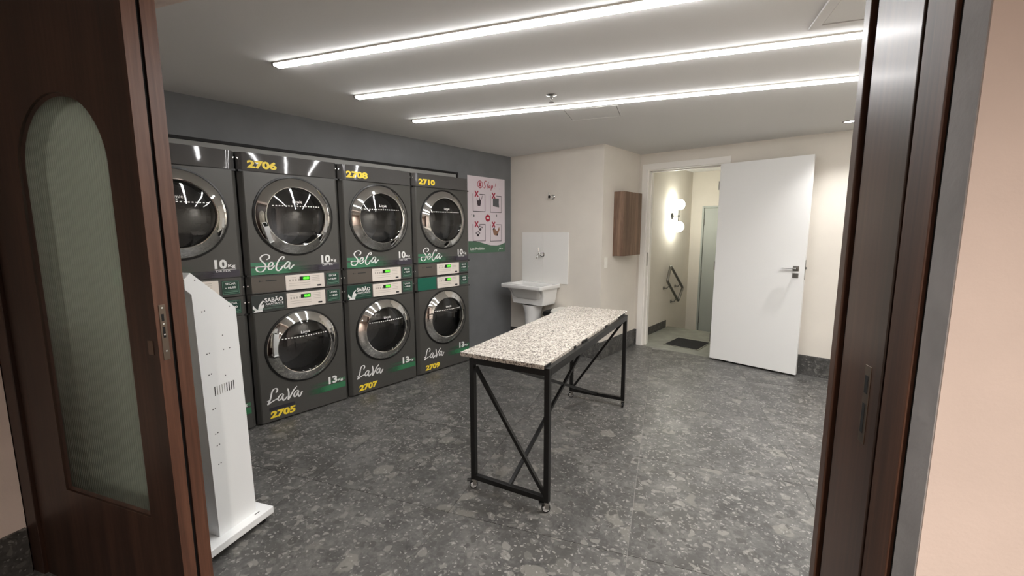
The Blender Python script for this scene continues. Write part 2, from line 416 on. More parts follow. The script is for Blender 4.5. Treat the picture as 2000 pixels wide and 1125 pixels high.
tag(MB().box((-1.05, -6.4, H), (6.8, 5.6, H+.1)).build('ceiling', CEIL), kind='structure')
m = MB().box((-.95, -1.75, 2.056), (XW, SY, H)).box((-.95, 1.478, 0), (XW, SY, 2.056)).box((-.95, -1.75, 0), (XW, -1.52, 2.056)).box((-1.05, -1.75, 0), (-.95, SY, H))
wl = tag(m.build('wall_left', ACCENT), kind='structure')
MB().box((XW-.030, -1.515, 1.975), (XW-.006, 1.452, 2.035)).build('filler_strip', SOFFIT, wl)
tag(MB().box((XW-.018, -1.515, 2.036), (XW+.004, 1.475, 2.056)).box((XW-.018, 1.457, 1.99), (XW+.003, 1.476, 2.056)).build('trim_1', BLACK), kind='structure')
tag(MB().box((-1.05, SY, 0), (CX, DY, H)).build('wall_back', CREAM), kind='structure')
tag(MB().box((.9, DY, 0), (1.17, DY+.15, H)).box((2.03, DY, 0), (4.3, DY+.15, H)).box((1.17, DY, 2.155), (2.03, DY+.15, H)).build('wall_far', CREAM), kind='structure')
tag(MB().box((.9, DY+.15, -.33), (1.02, 5.45, H)).box((2.3, DY+.15, -.33), (2.4, 5.45, H)).box((1.02, 5.33, -.33), (1.19, 5.45, H)).box((2.02, 5.33, -.33), (2.3, 5.45, H)).box((1.19, 5.33, 1.80), (2.02, 5.45, H)).build('wall_corridor', CREAM), kind='structure')
tag(MB().box((4.2, -.4, 0), (4.3, DY, H)).build('wall_right', CREAM), kind='structure')
def econ(name): o = empty_e(name); return o
def ebox(name, mat_, boxes, parent=None, bevel=0):
    m = MB()
    for a, b in boxes: m.box(a, b)
    o = m.build(name, mat_, parent, bevel)
    if not parent: o.rotation_euler = (0, 0, EA)
    return o
# boxes below are (e, n, z) in the entrance frame
tag(ebox('wall_entrance', PINK, [((2.872, -2.17, 0), (6.1, -2.11, H)), ((2.94, -2.11, 0), (6.1, -1.77, H)), ((-.1, -2.02, 2.22), (2.94, -1.77, H)), ((-1.25, -1.93, 0), (.018, -1.77, H))]), kind='structure')
we = bpy.data.objects['wall_entrance']
ebox('reveal', RENDER, [((2.8705, -2.168, 0), (2.8725, -2.111, H))], we)
tag(ebox('wall_hall', PINK, [((-.1, -4.6, 0), (.018, -2.02, H)), ((-.1, -4.7, 0), (6.1, -4.6, H)), ((6.0, -4.6, 0), (6.1, -2.17, H))]), kind='structure')
tag(ebox('baseboard_hall', STONEB, [((.018, -4.6, 0), (.030, -2.025, .203))]), kind='structure')
# skirtings of the room
BB = .198
tag(MB().box((XW, SY-.012, 0), (CX+.012, SY, BB)).build('baseboard_back', STONEB, bevel=.001), kind='structure')
tag(MB().box((CX, SY, 0), (CX+.012, DY-.012, BB)).build('baseboard_return', STONEB, bevel=.001), kind='structure')
tag(MB().box((CX, DY-.012, 0), (1.117, DY, BB)).box((2.092, DY-.012, 0), (4.2, DY, BB)).build('baseboard_far', STONEB, bevel=.001), kind='structure')
tag(MB().box((1.02, DY+.15, 0), (1.031, 4.45, .115)).build('baseboard_corridor', STONEB), kind='structure')
tag(MB().box((1.031, DY+.15, .113), (1.034, 4.45, .12)).build('trim_4', CREAM), kind='structure')
# white frame of the far doorway
fr = tag(MB().box((1.117, DY-.014, 0), (1.184, DY, 2.138)).box((2.025, DY-.014, 0), (2.092, DY, 2.138)).build('trim_2', WFRAME, bevel=.002), kind='structure')
MB().box((1.117, DY-.014, 2.138), (2.092, DY, 2.205)).build('frame_head', WFRAME, fr, bevel=.002)
MB().box((1.17, DY, 0), (1.20, DY+.15, 2.155)).box((2.00, DY, 0), (2.03, DY+.15, 2.155)).box((1.20, DY, 2.125), (2.00, DY+.15, 2.155)).build('lining', WFRAME, fr, bevel=.0015)
MB().box((1.20, DY+.06, 0), (1.212, DY+.10, 2.125)).box((1.20, DY+.06, 2.113), (2.0, DY+.10, 2.125)).build('door_stop', WFRAME, fr)
MB().box((1.2002, DY+.02, 1.0), (1.2018, DY+.045, 1.16)).build('strike_plate', STEEL, fr)
# white leaf folded back against the wall
hp = CP + (Vector((1.9931, 3.2418, .008))-CP)*.988
dr = bpy.data.objects.new('door_1', None); C.objects.link(dr); dr.location = (hp.x, hp.y, 0); dr.rotation_euler = (0, 0, -.1045)
tag(dr, 'plain white door leaf standing open against the cream wall', 'door', kind='structure')
LW, Z0, Z1 = .831, .020, 2.122
MB().box((0, 0, Z0), (LW, .036, Z1)).build('leaf', WHITE, dr, bevel=.0015)
h = MB().box((.735, -.008, 1.04), (.785, 0, 1.09)).build('handle', STEEL, dr, bevel=.002)
MB().bar((.762, -.002, 1.067), (.762, -.056, 1.067), .016).bar((.77, -.046, 1.067), (.650, -.046, 1.067), .030, .008).build('lever', CHROME, h, bevel=.003)
MB().box((.735, -.008, .975), (.785, 0, 1.02)).build('lock_rose', STEEL, dr, bevel=.002)
MB().box((LW-.001, .006, .96), (LW+.0015, .028, 1.15)).box((LW, .010, 1.062), (LW+.011, .022, 1.082)).build('latch', STEEL, dr)
m = MB()
for z in (.25, 1.05, 1.9): m.tube([(-.004, -.004, z-.045), (-.004, -.004, z+.045)], .006, 10)
m.build('hinge', STEEL, dr)
# door at the foot of the stairs
d2 = tag(MB().box((1.222, 5.345, -.325), (2.0, 5.385, 1.765)).build('door_2', GREYD, bevel=.002), 'pale grey door at the foot of the corridor steps', 'door', kind='structure')
MB().box((1.19, 5.325, -.33), (1.218, 5.42, 1.80)).box((1.218, 5.325, 1.770), (2.02, 5.42, 1.80)).build('door_frame', GREYD, d2, bevel=.002)
m = MB()
for z in (.0, .75, 1.55): m.tube([(1.221, 5.338, z-.05), (1.221, 5.338, z+.05)], .007, 8)
m.build('hinge', STEEL, d2)

# ------------------------------------------------------------------ sliding doors and jambs of the entrance
def arch(u0, u1, v0, vt, n=28):
    r = (u1-u0)/2; c = (u0+u1)/2; vs = vt-r
    side = [(u1, v0+(vs-v0)*k/14) for k in range(14)]
    return [(u0+(u1-u0)*k/8, v0) for k in range(8)] + side + [(c+r*math.cos(PI*k/n), vs+r*math.sin(PI*k/n)) for k in range(n)] + [(u0, vs+(v0-vs)*k/14) for k in range(14)]
G0, G1, GB, GT = .334, .830, .432, 1.886
def slider(name, label, e0, e1, n0, n1):
    o = thing(name, label, 'door', rz=EA, kind='structure')
    MB().holed((e0, .008, e1, 2.215), arch(G0, G1, GB, GT), FE, n0, n1).build('leaf', WOODD, o, bevel=.001)
    ebox('lit_edge', WOODLIT, [((e1, n0+.0005, .008), (e1+.0008, n1-.0005, 2.215))], o)  # added strip, coloured paler as the room light falls on this edge
    bd = MB()
    A = arch(G0, G1, GB, GT); Bq = arch(G0+.010, G1-.010, GB+.010, GT-.010)
    va = [bd.bm.verts.new(FE(*p, n0+.008)) for p in A]; vb = [bd.bm.verts.new(FE(*p, n0+.014)) for p in Bq]
    for i in range(len(A)): bd.bm.faces.new((va[i], va[(i+1) % len(A)], vb[(i+1) % len(A)], vb[i]))
    bd.build('glazing_bead', WOODD, o)
    gl = MB(); gl.smooth = True; nc = 41*6; r = (G1-G0)/2; c = (G0+G1)/2; nm = (n0+n1)/2; f, b = [], []
    for k in range(nc+1):
        u = G0+.0006+(G1-G0-.0012)*k/nc; vt = GT-r+math.sqrt(max(r*r-(u-c)**2, 0))
        dd = nm-.004-.0024*abs(math.sin(PI*k/6))
        f.append([gl.bm.verts.new(FE(u, GB+.0006, dd)), gl.bm.verts.new(FE(u, max(vt-.0006, GB+.01), dd))])
    for k in range(nc): gl.bm.faces.new((f[k][0], f[k+1][0], f[k+1][1], f[k][1]))
    gl.build('glass', FLUTE, o)
    return o
d3 = slider('door_3', 'dark walnut sliding door with tall arched fluted glass and a lock', .172, .972, -2.012, -1.970)
lp = MB().box((.9726, -2.000, 1.015), (.9740, -1.980, 1.198)).build('lock_plate', DULLM, d3, bevel=.0006)
MB().box((.9735, -1.994, 1.145), (.9746, -1.987, 1.168)).box((.9735, -1.994, 1.09), (.9746, -1.987, 1.125)).build('bolt_slot', BLACK, lp)
for z in (1.188, 1.10, 1.135, 1.045): MB().lathe([(.0035, .9738), (.003, .9752), (0, .9755)], (0, -1.990, z), 'x', 12).build('screw', CHROME, lp)
MB().box((.925, -2.0145, 1.035), (.950, -2.0115, 1.082)).build('pull_plate', DULLM, d3, bevel=.001)
d4 = slider('door_4', 'second walnut sliding leaf stacked behind the one with the lock', .172, .968, -1.957, -1.912)
tag(ebox('trim_3', WOODD, [((.0185, -2.018, 0), (.095, -1.93, 2.22)), ((.10, -2.006, 0), (.168, -1.93, 2.22)), ((.095, -1.99, 0), (.10, -1.93, 2.22))], bevel=.002), kind='structure')
ebox('brush_seal', BLACK, [((.950, -1.9695, .01), (.962, -1.9575, 2.21))], d4)
jb = tag(ebox('trim_5', WOODJ, [((2.87, -2.006, 0), (2.938, -1.828, 2.22))], bevel=.002), kind='structure')
ebox('jamb_panel', WOODP, [((2.8695, -2.094, 0), (2.938, -2.016, 2.22))], jb, bevel=.002)
ebox('jamb_groove', BLACK, [((2.876, -2.016, 0), (2.93, -2.006, 2.22)), ((2.876, -2.1095, 0), (2.93, -2.094, 2.22)), ((2.880, -1.828, 0), (2.93, -1.797, 2.22))], jb)
ebox('jamb_edge', WOODJ, [((2.868, -1.797, 0), (2.938, -1.766, 2.22))], jb, bevel=.002)
sp = ebox('strike_plate', DULLM, [((2.8685, -1.968, 1.035), (2.8702, -1.944, 1.185))], jb, bevel=.0006)
ebox('strike_slot', BLACK, [((2.8678, -1.962, 1.132), (2.869, -1.950, 1.166)), ((2.8678, -1.960, 1.055), (2.869, -1.950, 1.112))], sp)

# ------------------------------------------------------------------ lights of the room
strips = [(.48, -1.003, 'ceiling led strip nearest the sliding door, crossing the top of the room', ),
          (.508, -.388, 'ceiling led strip in the middle of the three parallel strips',),
          (.514, .298, 'ceiling led strip nearest the sink and the small sprinkler',)]
for k, (e0, n0, lab) in enumerate(strips):
    o = thing('led_strip', lab, 'light', (EX*e0+NX*n0+Vector((0, 0, H)))[:], EA, 'parallel led strips on the ceiling')
    L = 3.6 if k else 2.45
    MB().box((0, -.029, -.008), (L, .029, 0)).build('housing', WFRAME, o)
    prof = [(-.0285, -.008), (-.0285, -.0095), (-.020, -.017), (0, -.020), (.020, -.017), (.0285, -.0095), (.0285, -.008)]
    MB().prism(prof, lambda u, v, d: Vector((d, u, v)), .008, L-.008).build('diffuser', LEDM, o)
    MB().box((-.004, -.029, -.019), (.008, .029, 0)).build('end_cap', STEEL, o)
    MB().box((L-.008, -.029, -.019), (L+.004, .029, 0)).build('end_cap', STEEL, o)
def lamp(name, typ, loc, power, parent, **kw):
    l = bpy.data.lights.new(name, typ); l.energy = power
    for k, v in kw.items(): setattr(l, k, v)
    o = bpy.data.objects.new(name, l); C.objects.link(o); o.location = loc; o.parent = parent; return o
def downlight(x, y, label, power, size=math.radians(112), col=(1, .985, .97), rad=.02):
    o = thing('downlight', label, 'light', (x, y, H), 0, 'recessed ceiling downlights')
    MB().lathe([(.052, 0), (.052, -.003), (.044, -.006), (.040, -.001)], n=40, axis='z').build('bezel', STEEL, o)
    MB().lathe([(.041, -.0005), (.02, -.0012), (0, -.0012)], n=32, axis='z').build('lens', DOWNM, o)
    lamp('bulb', 'SPOT', (0, 0, -.008), power, o, spot_size=size, spot_blend=1.0, shadow_soft_size=rad, color=col)
    return o
downlight(3.085, 2.843, 'small round recessed downlight in the ceiling above the open white door', SPOT)
downlight(3.75, 1.15, 'added unseen fill downlight near the right wall, behind the wooden jamb', SPOT*3.3, math.radians(150))  # unseen lamp, added to brighten the return wall, open door and floor
hl = EX*2.75+NX*-3.7
downlight(hl.x, hl.y, 'round recessed downlight in the hall ceiling outside the entrance', HALL, math.radians(150), (1, .9, .82), .04)

# ceiling fittings
o = thing('sprinkler', 'chrome fire sprinkler head hanging from the ceiling between two led strips', 'sprinkler', (1.621, .642, H))
MB().lathe([(.034, 0), (.034, -.003), (.022, -.008), (.013, -.010)], n=28, axis='z').build('rosette', CHROME, o)
MB().lathe([(.011, -.008), (.011, -.022), (.007, -.024), (.007, -.030), (0, -.030)], n=20, axis='z').build('stem', CHROME, o)
MB().bar((-.009, 0, -.028), (-.004, 0, -.048), .003).bar((.009, 0, -.028), (.004, 0, -.048), .003).build('yoke', CHROME, o)
MB().lathe([(0, -.047), (.017, -.048), (.017, -.050), (0, -.050)], n=20, axis='z').build('deflector', STEEL, o)
def hatch(name, label, e, n, a, b, fw, th, cat='hatch'):
    o = thing(name, label, cat, (EX*e+NX*n+Vector((0, 0, H)))[:], EA)
    MB().holed((-a, -b, a, b), [(x, y) for x, y in ((-a+fw, -b+fw), (0, -b+fw), (a-fw, -b+fw), (a-fw, 0), (a-fw, b-fw), (0, b-fw), (-a+fw, b-fw), (-a+fw, 0))], lambda u, v, d: Vector((u, v, d)), -th, 0).build('frame', CEIL, o, bevel=.0008)
    MB().box((-a+fw+.004, -b+fw+.004, -th*.6), (a-fw-.004, b-fw-.004, 0)).build('panel', CEIL, o)
    MB().box((-a+fw, -b+fw, -.0008), (a-fw, b-fw, -.0003)).build('joint', JOINT, o)
    return o
hatch('access_hatch', 'small white access panel set in the ceiling beyond the third led strip', 1.93, .578, .205, .165, .012, .002)
hatch('access_hatch', 'large framed white ceiling hatch beside the right wooden jamb', 3.36, -.80, .30, .28, .040, .010)

# ------------------------------------------------------------------ washing machines and tumble dryers
W = .727; Y1 = -.7389
SECA = [[(0.1407, 1.2248), (0.1586, 1.235), (0.1637, 1.2477), (0.1535, 1.26), (0.1365, 1.263), (0.1156, 1.2555), (0.1016, 1.2397), (0.1063, 1.2211), (0.122, 1.2037), (0.1328, 1.1864), (0.1295, 1.1644), (0.1109, 1.1434), (0.0904, 1.1405), (0.0743, 1.1498), (0.0704, 1.1647), (0.0778, 1.1752), (0.0897, 1.1781)], [(0.0646, 1.1768), (0.1031, 1.1765), (0.144, 1.1756), (0.1649, 1.1761), (0.1794, 1.1835), (0.1837, 1.1944), (0.1791, 1.2041), (0.1668, 1.2029), (0.1534, 1.1851), (0.1503, 1.1667), (0.1563, 1.1532), (0.1704, 1.1559), (0.1855, 1.1699), (0.1968, 1.1805)], [(0.2515, 1.2216), (0.262, 1.2317), (0.2619, 1.2412), (0.2493, 1.2418), (0.232, 1.2256), (0.2159, 1.2001), (0.2052, 1.1743), (0.2054, 1.1516), (0.2189, 1.1404), (0.2378, 1.1532), (0.2478, 1.1677), (0.2580, 1.1775)], [(0.3038, 1.198), (0.2886, 1.2027), (0.273, 1.1891), (0.2626, 1.1706), (0.2671, 1.1558), (0.2784, 1.16), (0.2942, 1.1763), (0.3049, 1.1968), (0.2978, 1.1741), (0.2964, 1.153), (0.3056, 1.1516), (0.3177, 1.1651), (0.3258, 1.1735), (0.3372, 1.1755)]]
LAVA = [[(0.1353, 0.2236), (0.1461, 0.2365), (0.1464, 0.2525), (0.1323, 0.2585), (0.1174, 0.2509), (0.1069, 0.23), (0.0995, 0.2004), (0.0885, 0.1718), (0.0752, 0.1501), (0.1003, 0.1621), (0.1262, 0.1713), (0.1485, 0.1773)], [(0.0712, 0.1773), (0.0853, 0.1768), (0.096, 0.1767)], [(0.188, 0.2026), (0.1724, 0.2024), (0.1547, 0.1875), (0.148, 0.1694), (0.1583, 0.1589), (0.1739, 0.1715), (0.1887, 0.1975), (0.1816, 0.1753), (0.1855, 0.1504), (0.199, 0.1568), (0.2152, 0.1732)], [(0.2225, 0.2358), (0.2272, 0.2106), (0.2274, 0.1859), (0.2217, 0.1465), (0.2461, 0.1803), (0.2674, 0.2112), (0.2922, 0.234)], [(0.3023, 0.1969), (0.2878, 0.197), (0.2693, 0.1817), (0.2642, 0.1625), (0.2733, 0.1535), (0.29, 0.1713), (0.302, 0.1928), (0.2958, 0.1696), (0.3041, 0.1462), (0.3189, 0.1619), (0.3238, 0.176), (0.3337, 0.1764)]]
PLAN = [(-.03, .006), (-.004, .029), (0, .036), (0, .691), (-.004, .698), (-.03, .721)]   # plan of the bowed front: depth, across
def bowed(z0, z1, holes=None):
    m = MB()
    a = [m.bm.verts.new((x, y, z0)) for x, y in PLAN]; b = [m.bm.verts.new((x, y, z1)) for x, y in PLAN]
    for i in range(5):
        if i == 2 and holes: continue
        m.bm.faces.new((a[i], a[i+1], b[i+1], b[i]))
    m.bm.faces.new(a); m.bm.faces.new(b); 
    if holes:
        hc = circ(.3635, holes[0], holes[1], 64)
        m.holed((.036, z0, .691, z1), hc, FX, 0, -.028)
    return m
def rrect(u0, v0, u1, v1, r, n=4):
    out = []
    for cu, cv, a0 in ((u1-r, v0+r, -PI/2), (u1-r, v1-r, 0), (u0+r, v1-r, PI/2), (u0+r, v0+r, PI)):
        out += [(cu+r*math.cos(a0+PI/2*k/n), cv+r*math.sin(a0+PI/2*k/n)) for k in range(n+1)]
    return out
def control(o, z0, word):
    """cream control panel, price label"""
    p = MB().prism(rrect(.262, z0, .558, z0+.112, .004), FX, .0002, .004).build('control_panel', PANELW, o, bevel=.001)
    m = MB()
    for k in range(4): m.poly(rrect(.288+k*.022, z0+.064, .298+k*.022, z0+.080, .002), FX, .0044)
    for k in range(4): m.box((.0042, .462, z0+.094-k*.014), (.0046, .52, z0+.0965-k*.014))
    for v in (z0+.047, z0+.030): m.box((.0042, .285, v), (.0046, .445, v+.002))
    m.box((.0042, .285, z0+.092), (.0046, .340, z0+.094))
    m.build('panel_print', PANELL, p)
    MB().prism(rrect(.366, z0+.066, .442, z0+.096, .003), FX, .004, .0055).build('display', DISP, p)
    MB().poly(rrect(.389, z0+.068, .440, z0+.094, .002), FX, .0058).build('backlight', GREENB, p)
    text('40:00', 'digits', GREENL, p, .392, z0+.073, .017, .0062, wmax=.044, bold=.02)
    MB().prism(rrect(.498, z0+.012, .530, z0+.024, .003), FX, .004, .006).build('start_button', TUB, p)
    l = MB().prism(rrect(.576, z0+.010, .682, z0+.106, .003), FX, .0002, .0022).build('price_label', LABELG, o)
    q = MB()
    for a, b in (((.580, z0+.015), (.678, z0+.0165)), ((.580, z0+.0995), (.678, z0+.101)), ((.580, z0+.015), (.5815, z0+.101)), ((.6765, z0+.015), (.678, z0+.101)), ((.588, z0+.036), (.670, z0+.038)), ((.588, z0+.026), (.670, z0+.029))): q.box((.0022, *a), (.0026, *b))
    q.build('label_border', PRINTG, l)
    text(word, 'label_lettering', PRINTW, l, .629, z0+.078, .015, .0028, wmax=.062, bold=.02, align='C')
    text('R$', 'label_lettering', PRINTW, l, .594, z0+.052, .008, .0028, bold=.03)
    text('18,00', 'label_lettering', PRINTW, l, .612, z0+.049, .017, .0028, wmax=.048, bold=.035)
def capacity(o, z, num):
    text(num, 'capacity_lettering', PRINTW, o, .545, z, .062, .0012, wmax=.074, bold=.045)
    text('Kg', 'capacity_lettering', PRINTW, o, .624, z+.002, .026, .0012, wmax=.044, bold=.03)
def port(o, cz, R, Rg, name, limz):
    """round door: gasket, chrome ring, smoked glass dome, drum behind it"""
    c = (0, .3635, cz)
    MB().lathe([(R+.006, .0003), (R+.005, .006), (R-.004, .008), (R-.010, .004), (R-.012, -.028)], c, n=72).build('gasket', GASK, o)
    d = MB().lathe([(R-.007, .002), (R-.008, .010), (R-.012, .015), (Rg+.010, .0375), (Rg+.004, .041), (Rg, .040), (Rg-.002, .028)], c, n=96).build('door', RING, o)
    dome = lambda r: .030+.030*(1-(r/Rg)**2)
    pr = [(Rg-.001, .029)]+[(Rg*k/14, dome(Rg*k/14)) for k in range(13, -1, -1)]
    MB().lathe(pr, c, n=72).build('glass', DGLASS, d)
    m = MB()
    span = .165; n = 17
    for k in range(n):
        u = -span+2*span*k/(n-1)
        if k % 1 == 0:
            a, b = u-.0055, u+.0055
            P = []
            for uu, vv in ((a, limz-.0035), (b, limz-.0035), (b, limz+.0035), (a, limz+.0035)):
                P.append((uu, vv, dome(math.hypot(uu, vv))+.0008))
            m.bm.faces.new([m.bm.verts.new((x, .3635+uu, cz+vv)) for uu, vv, x in P])
    m.poly([(.3635-.008, cz+limz+.018), (.3635, cz+limz+.008), (.3635+.008, cz+limz+.018)], FX, dome(limz)+.0008)
    m.build('limit_line', PRINTW, d)
    text('Limit', 'limit_lettering', PRINTW, d, .3635-.035, cz+limz+.022, .020, dome(limz+.03)+.0012, wmax=.07, bold=.02)
    MB().lathe([(R-.012, -.028), (Rg+.012, -.06), (Rg-.004, -.075)], c, n=64).build('tub_lip', TUB, o)
    m = MB().lathe([(Rg-.004, -.075), (Rg+.03, -.09), (Rg+.03, -.42), (.05, -.45), (0, -.45)], c, n=48)
    for k in range(3):
        a = PI/2+k*2*PI/3+.4
        y, z = math.cos(a)*(Rg+.005), math.sin(a)*(Rg+.005)
        m.bar((-.12, .3635+y, cz+z), (-.40, .3635+y, cz+z), .045, .05)
    m.build('drum', DRUM, o)
def shell(o, z1, seams):
    m = MB().box((-.70, .006, .0), (-.0305, .721, .012)).box((-.70, .006, z1-.012), (-.0305, .721, z1)).box((-.70, .006, 0), (-.0305, .016, z1)).box((-.70, .711, 0), (-.0305, .721, z1)).box((-.71, .006, 0), (-.70, .721, z1))
    m.build('cabinet', BODY, o)
    for z in seams: MB().box((-.030, .008, z-.006), (-.004, .719, z+.006)).build('seam', GASK, o)
def screws(o, zs):
    for z in zs:
        for y, x in ((.713, -.0225), (.014, -.0225)): MB().lathe([(.0065, x), (.0055, x+.004), (0, x+.005)], (0, y, z), 'x', 14).build('screw', CHROME, o)
def make_dryer():
    o = thing('tumble_dryer', '', 'dryer', (0, Y1, 0))
    B0 = .983
    shell(o, .987, [.1345, .8615])
    bowed(.004, .132).build('control_fascia', BODY, o)
    bowed(.137, .859, (.557, .281)).build('front_panel', BODY, o)
    m = MB(); m.smooth = True
    pl = [(-.03, .006), (-.004, .029)] + [(.014*(1-((y-.3635)/.329)**2), y) for y in [.036+.655*i/24 for i in range(25)]] + [(-.004, .698), (-.03, .721)]
    m.prism(pl, lambda u, v, d: Vector((u, v, d)), .864, .986).build('top_panel', BODYG, o)
    f = MB().prism(rrect(.032, .010, .256, .122, .004), FX, .0002, .0012).build('fascia_insert', FASC, o)
    MB().poly(circ(.085, .092, .006, 16), FX, .0016).box((.0013, .125, .088), (.0017, .200, .096)).build('brand_mark', TUB, f)
    text('LG', 'brand_lettering', TUB, f, .095, .087, .009, .0016, bold=.01)
    control(o, .008, 'SECAR')
    port(o, .557, .287, .212, 'dryer', .074)
    k = .981
    MB().poly([(.036, .1385), (.46, .1385), (.46, .188), (.036, .188)], FX, .0005).build('green_band', GST1, o)
    MB().poly([(.036, .200), (.44, .200), (.44, .226), (.036, .226)], FX, .0005).build('green_band', GST2, o)
    MB().poly([(.38, .1385), (.691, .1385), (.691, .186), (.38, .186)], FX, .0006).build('dark_band', PST, o)
    MB().ribbon([[(u, v-k) for u, v in s] for s in SECA], .0112, FX, .0012).build('script_lettering', PRINTW, o)
    capacity(o, .198, '10')
    MB().box((.001, .545, .190), (.0014, .672, .193)).build('underline', PRINTW, o)
    text('DRYER', 'capacity_lettering', PRINTW, o, .552, .176, .012, .0012, wmax=.085)
    screws(o, [.06, .945])
    return o
def make_washer():
    o = thing('washing_machine', '', 'washing machine', (0, Y1, 0))
    shell(o, .980, [.8445])
    MB().box((-.62, .02, 0.0), (-.04, .707, .012)).build('plinth', GASK, o)
    bowed(.012, .842, (.547, .272)).build('front_panel', BODY, o)
    bowed(.847, .978).build('control_fascia', BODY, o)
    control(o, .853, 'LAVAR')
    port(o, .547, .278, .202, 'washer', .084)
    MB().box((.016, .3635+.214, .535), (.0345, .3635+.236, .600)).build('door_grip', GASK, o, bevel=.004)
    MB().poly([(.365, .122), (.691, .122), (.691, .170), (.365, .170)], FX, .0005).build('green_band', GSR1, o)
    MB().poly([(.395, .182), (.691, .182), (.691, .207), (.395, .207)], FX, .0005).build('green_band', GSR2, o)
    MB().ribbon(LAVA, .0115, FX, .0012).build('script_lettering', PRINTW, o)
    capacity(o, .176, '13')
    screws(o, [.925])
    return o
LD = {0: 'charcoal tumble dryer cut off by the wooden jamb, behind the white kiosk', 1: 'charcoal tumble dryer numbered 2706, above the washer with a dark remnant over its number', 2: 'charcoal tumble dryer numbered 2708, second from the stop poster', 3: 'charcoal tumble dryer numbered 2710, right beside the stop poster'}
LWm = {0: 'charcoal washing machine mostly hidden behind the white kiosk', 1: 'charcoal washing machine numbered 2705 with a dark sticker remnant, beside the kiosk', 2: 'charcoal washing machine numbered 2707, between the remnant and green-panel machines', 3: 'charcoal washing machine with plain green panel and yellow number 2709'}
dry, wsh = make_dryer(), make_washer()
for k in range(4):
    y = Y1+(k-1)*W+.0
    d = dry if k == 0 else dup(dry, (0, y, .981), LD[k]); wa = wsh if k == 0 else dup(wsh, (0, y, 0), LWm[k])
    if k == 0: d.location = (0, y, .981); wa.location = (0, y, 0); d['label'] = LD[0]; wa['label'] = LWm[0]
    d['group'] = 'tumble dryers stacked on the washing machines'; wa['group'] = 'washing machines in the row'
for k in (1, 2, 3):     # numbers differ from machine to machine
    d = [o for o in C.objects if o.get('label') == LD[k]][0]; wa = [o for o in C.objects if o.get('label') == LWm[k]][0]
    nd = text(('', '2706', '2708', '2710')[k], 'number_decal', YEL, d, .063, .882, .055, .0008, wmax=.19, bold=.05)
    for p in nd.data.vertices: p.co.x += .014*(1-((p.co.y-.3635)/.329)**2)
    text(('', '2705', '2707', '2709')[k], 'number_decal', YEL, wa, .085, .034, .055, .0015, wmax=.185, bold=.05, shear=.08)
    if k == 1:
        MB().box((.0004, .082, .094), (.0012, .268, .118)).build('sticker_remnant', DUSK, wa)
    if k in (1, 2, 3):
        s = MB().prism(rrect(.022, .851, .250, .973, .002), FX, .0002, .0018).build('soap_label' if k < 3 else 'green_label', (None, SMOKE, LABELG, GREENS)[k], wa)
        if k < 3:
            text('SABÃO', 'label_lettering', PRINTW, s, .108, .915, .040, .0024, wmax=.128, bold=.03)
            text('AMACIANTE', 'label_lettering', PRINTW, s, .112, .895, .015, .0024, wmax=.124, bold=.02)
            MB().box((.0019, .115, .887), (.0023, .236, .889)).box((.0019, .03, .868), (.0023, .24, .8695)).box((.0019, .03, .875), (.0023, .24, .876)).build('label_rule', PRINTG, s)
            MB().poly([(.030, .905), (.044, .882), (.060, .868), (.066, .893), (.078, .915), (.094, .932), (.105, .928), (.090, .912), (.084, .897), (.098, .905), (.104, .893), (.092, .870), (.088, .858), (.092, .852), (.028, .852), (.042, .862), (.026, .880)], FX, .0021).build('splash_print', PRINTW, s)

# ------------------------------------------------------------------ poster on the slate wall
po = thing('poster', 'white stop poster with red crosses and a green foot on the grey wall', 'poster', (XW, 1.612, 1.17))
oy, oz = 1.612, 1.17
FP = lambda u, v, d: Vector((d, u-oy, v-oz))
MB().prism([(1.612, 1.17), (2.238, 1.168), (2.238, 2.044), (1.612, 2.044)], FP, .0005, .0025).build('sheet', PAPER, po)
MB().poly([(1.612, 1.312), (1.70, 1.309), (1.784, 1.299), (1.888, 1.274), (1.988, 1.253), (2.091, 1.248), (2.162, 1.257), (2.238, 1.279), (2.238, 1.168), (1.612, 1.17)], FP, .003).build('green_foot', PGREEN, po)
STOP = [[(1.9169, 1.9953), (1.9073, 2.002), (1.8909, 1.9932), (1.883, 1.9772), (1.8904, 1.9558), (1.898, 1.9387), (1.8867, 1.9203), (1.8674, 1.9224)], [(1.9562, 1.9971), (1.9393, 1.955), (1.9256, 1.9119)], [(1.9263, 1.9664), (1.9626, 1.9737)], [(1.9702, 1.9529), (1.9569, 1.9408), (1.9587, 1.9276), (1.972, 1.9307), (1.9808, 1.947), (1.9689, 1.9528)], [(1.9988, 1.9528), (1.9985, 1.9237), (1.9935, 1.8955)], [(1.9988, 1.9461), (2.019, 1.9556), (2.0276, 1.9437), (2.0153, 1.9284), (2.0006, 1.9292)], [(2.0782, 1.989), (2.0662, 1.9442)], [(2.0607, 1.9316), (2.0586, 1.9279)]]
MB().ribbon(STOP, .0110, FP, .0032).build('stop_lettering', RED, po)
m = MB(); a, b = circ(1.811, 1.956, .044, 28), circ(1.811, 1.956, .035, 28)
va = [m.bm.verts.new(FP(*p, .0032)) for p in a]; vb = [m.bm.verts.new(FP(*p, .0032)) for p in b]
for i in range(28): m.bm.faces.new((va[i], va[(i+1) % 28], vb[(i+1) % 28], vb[i]))
m.poly([(1.793, 1.934), (1.829, 1.934), (1.829, 1.958), (1.793, 1.958)], FP, .0033).poly([(1.797, 1.961), (1.825, 1.961), (1.820, 1.978), (1.802, 1.978)], FP, .0033)
m.build('stop_badge', RED, po)
cells = [(1.692, 1.646, 1.894, 1.848), (1.979, 1.643, 2.179, 1.843), (1.686, 1.305, 1.896, 1.504), (1.976, 1.299, 2.178, 1.502)]
m = MB(); t = .0068
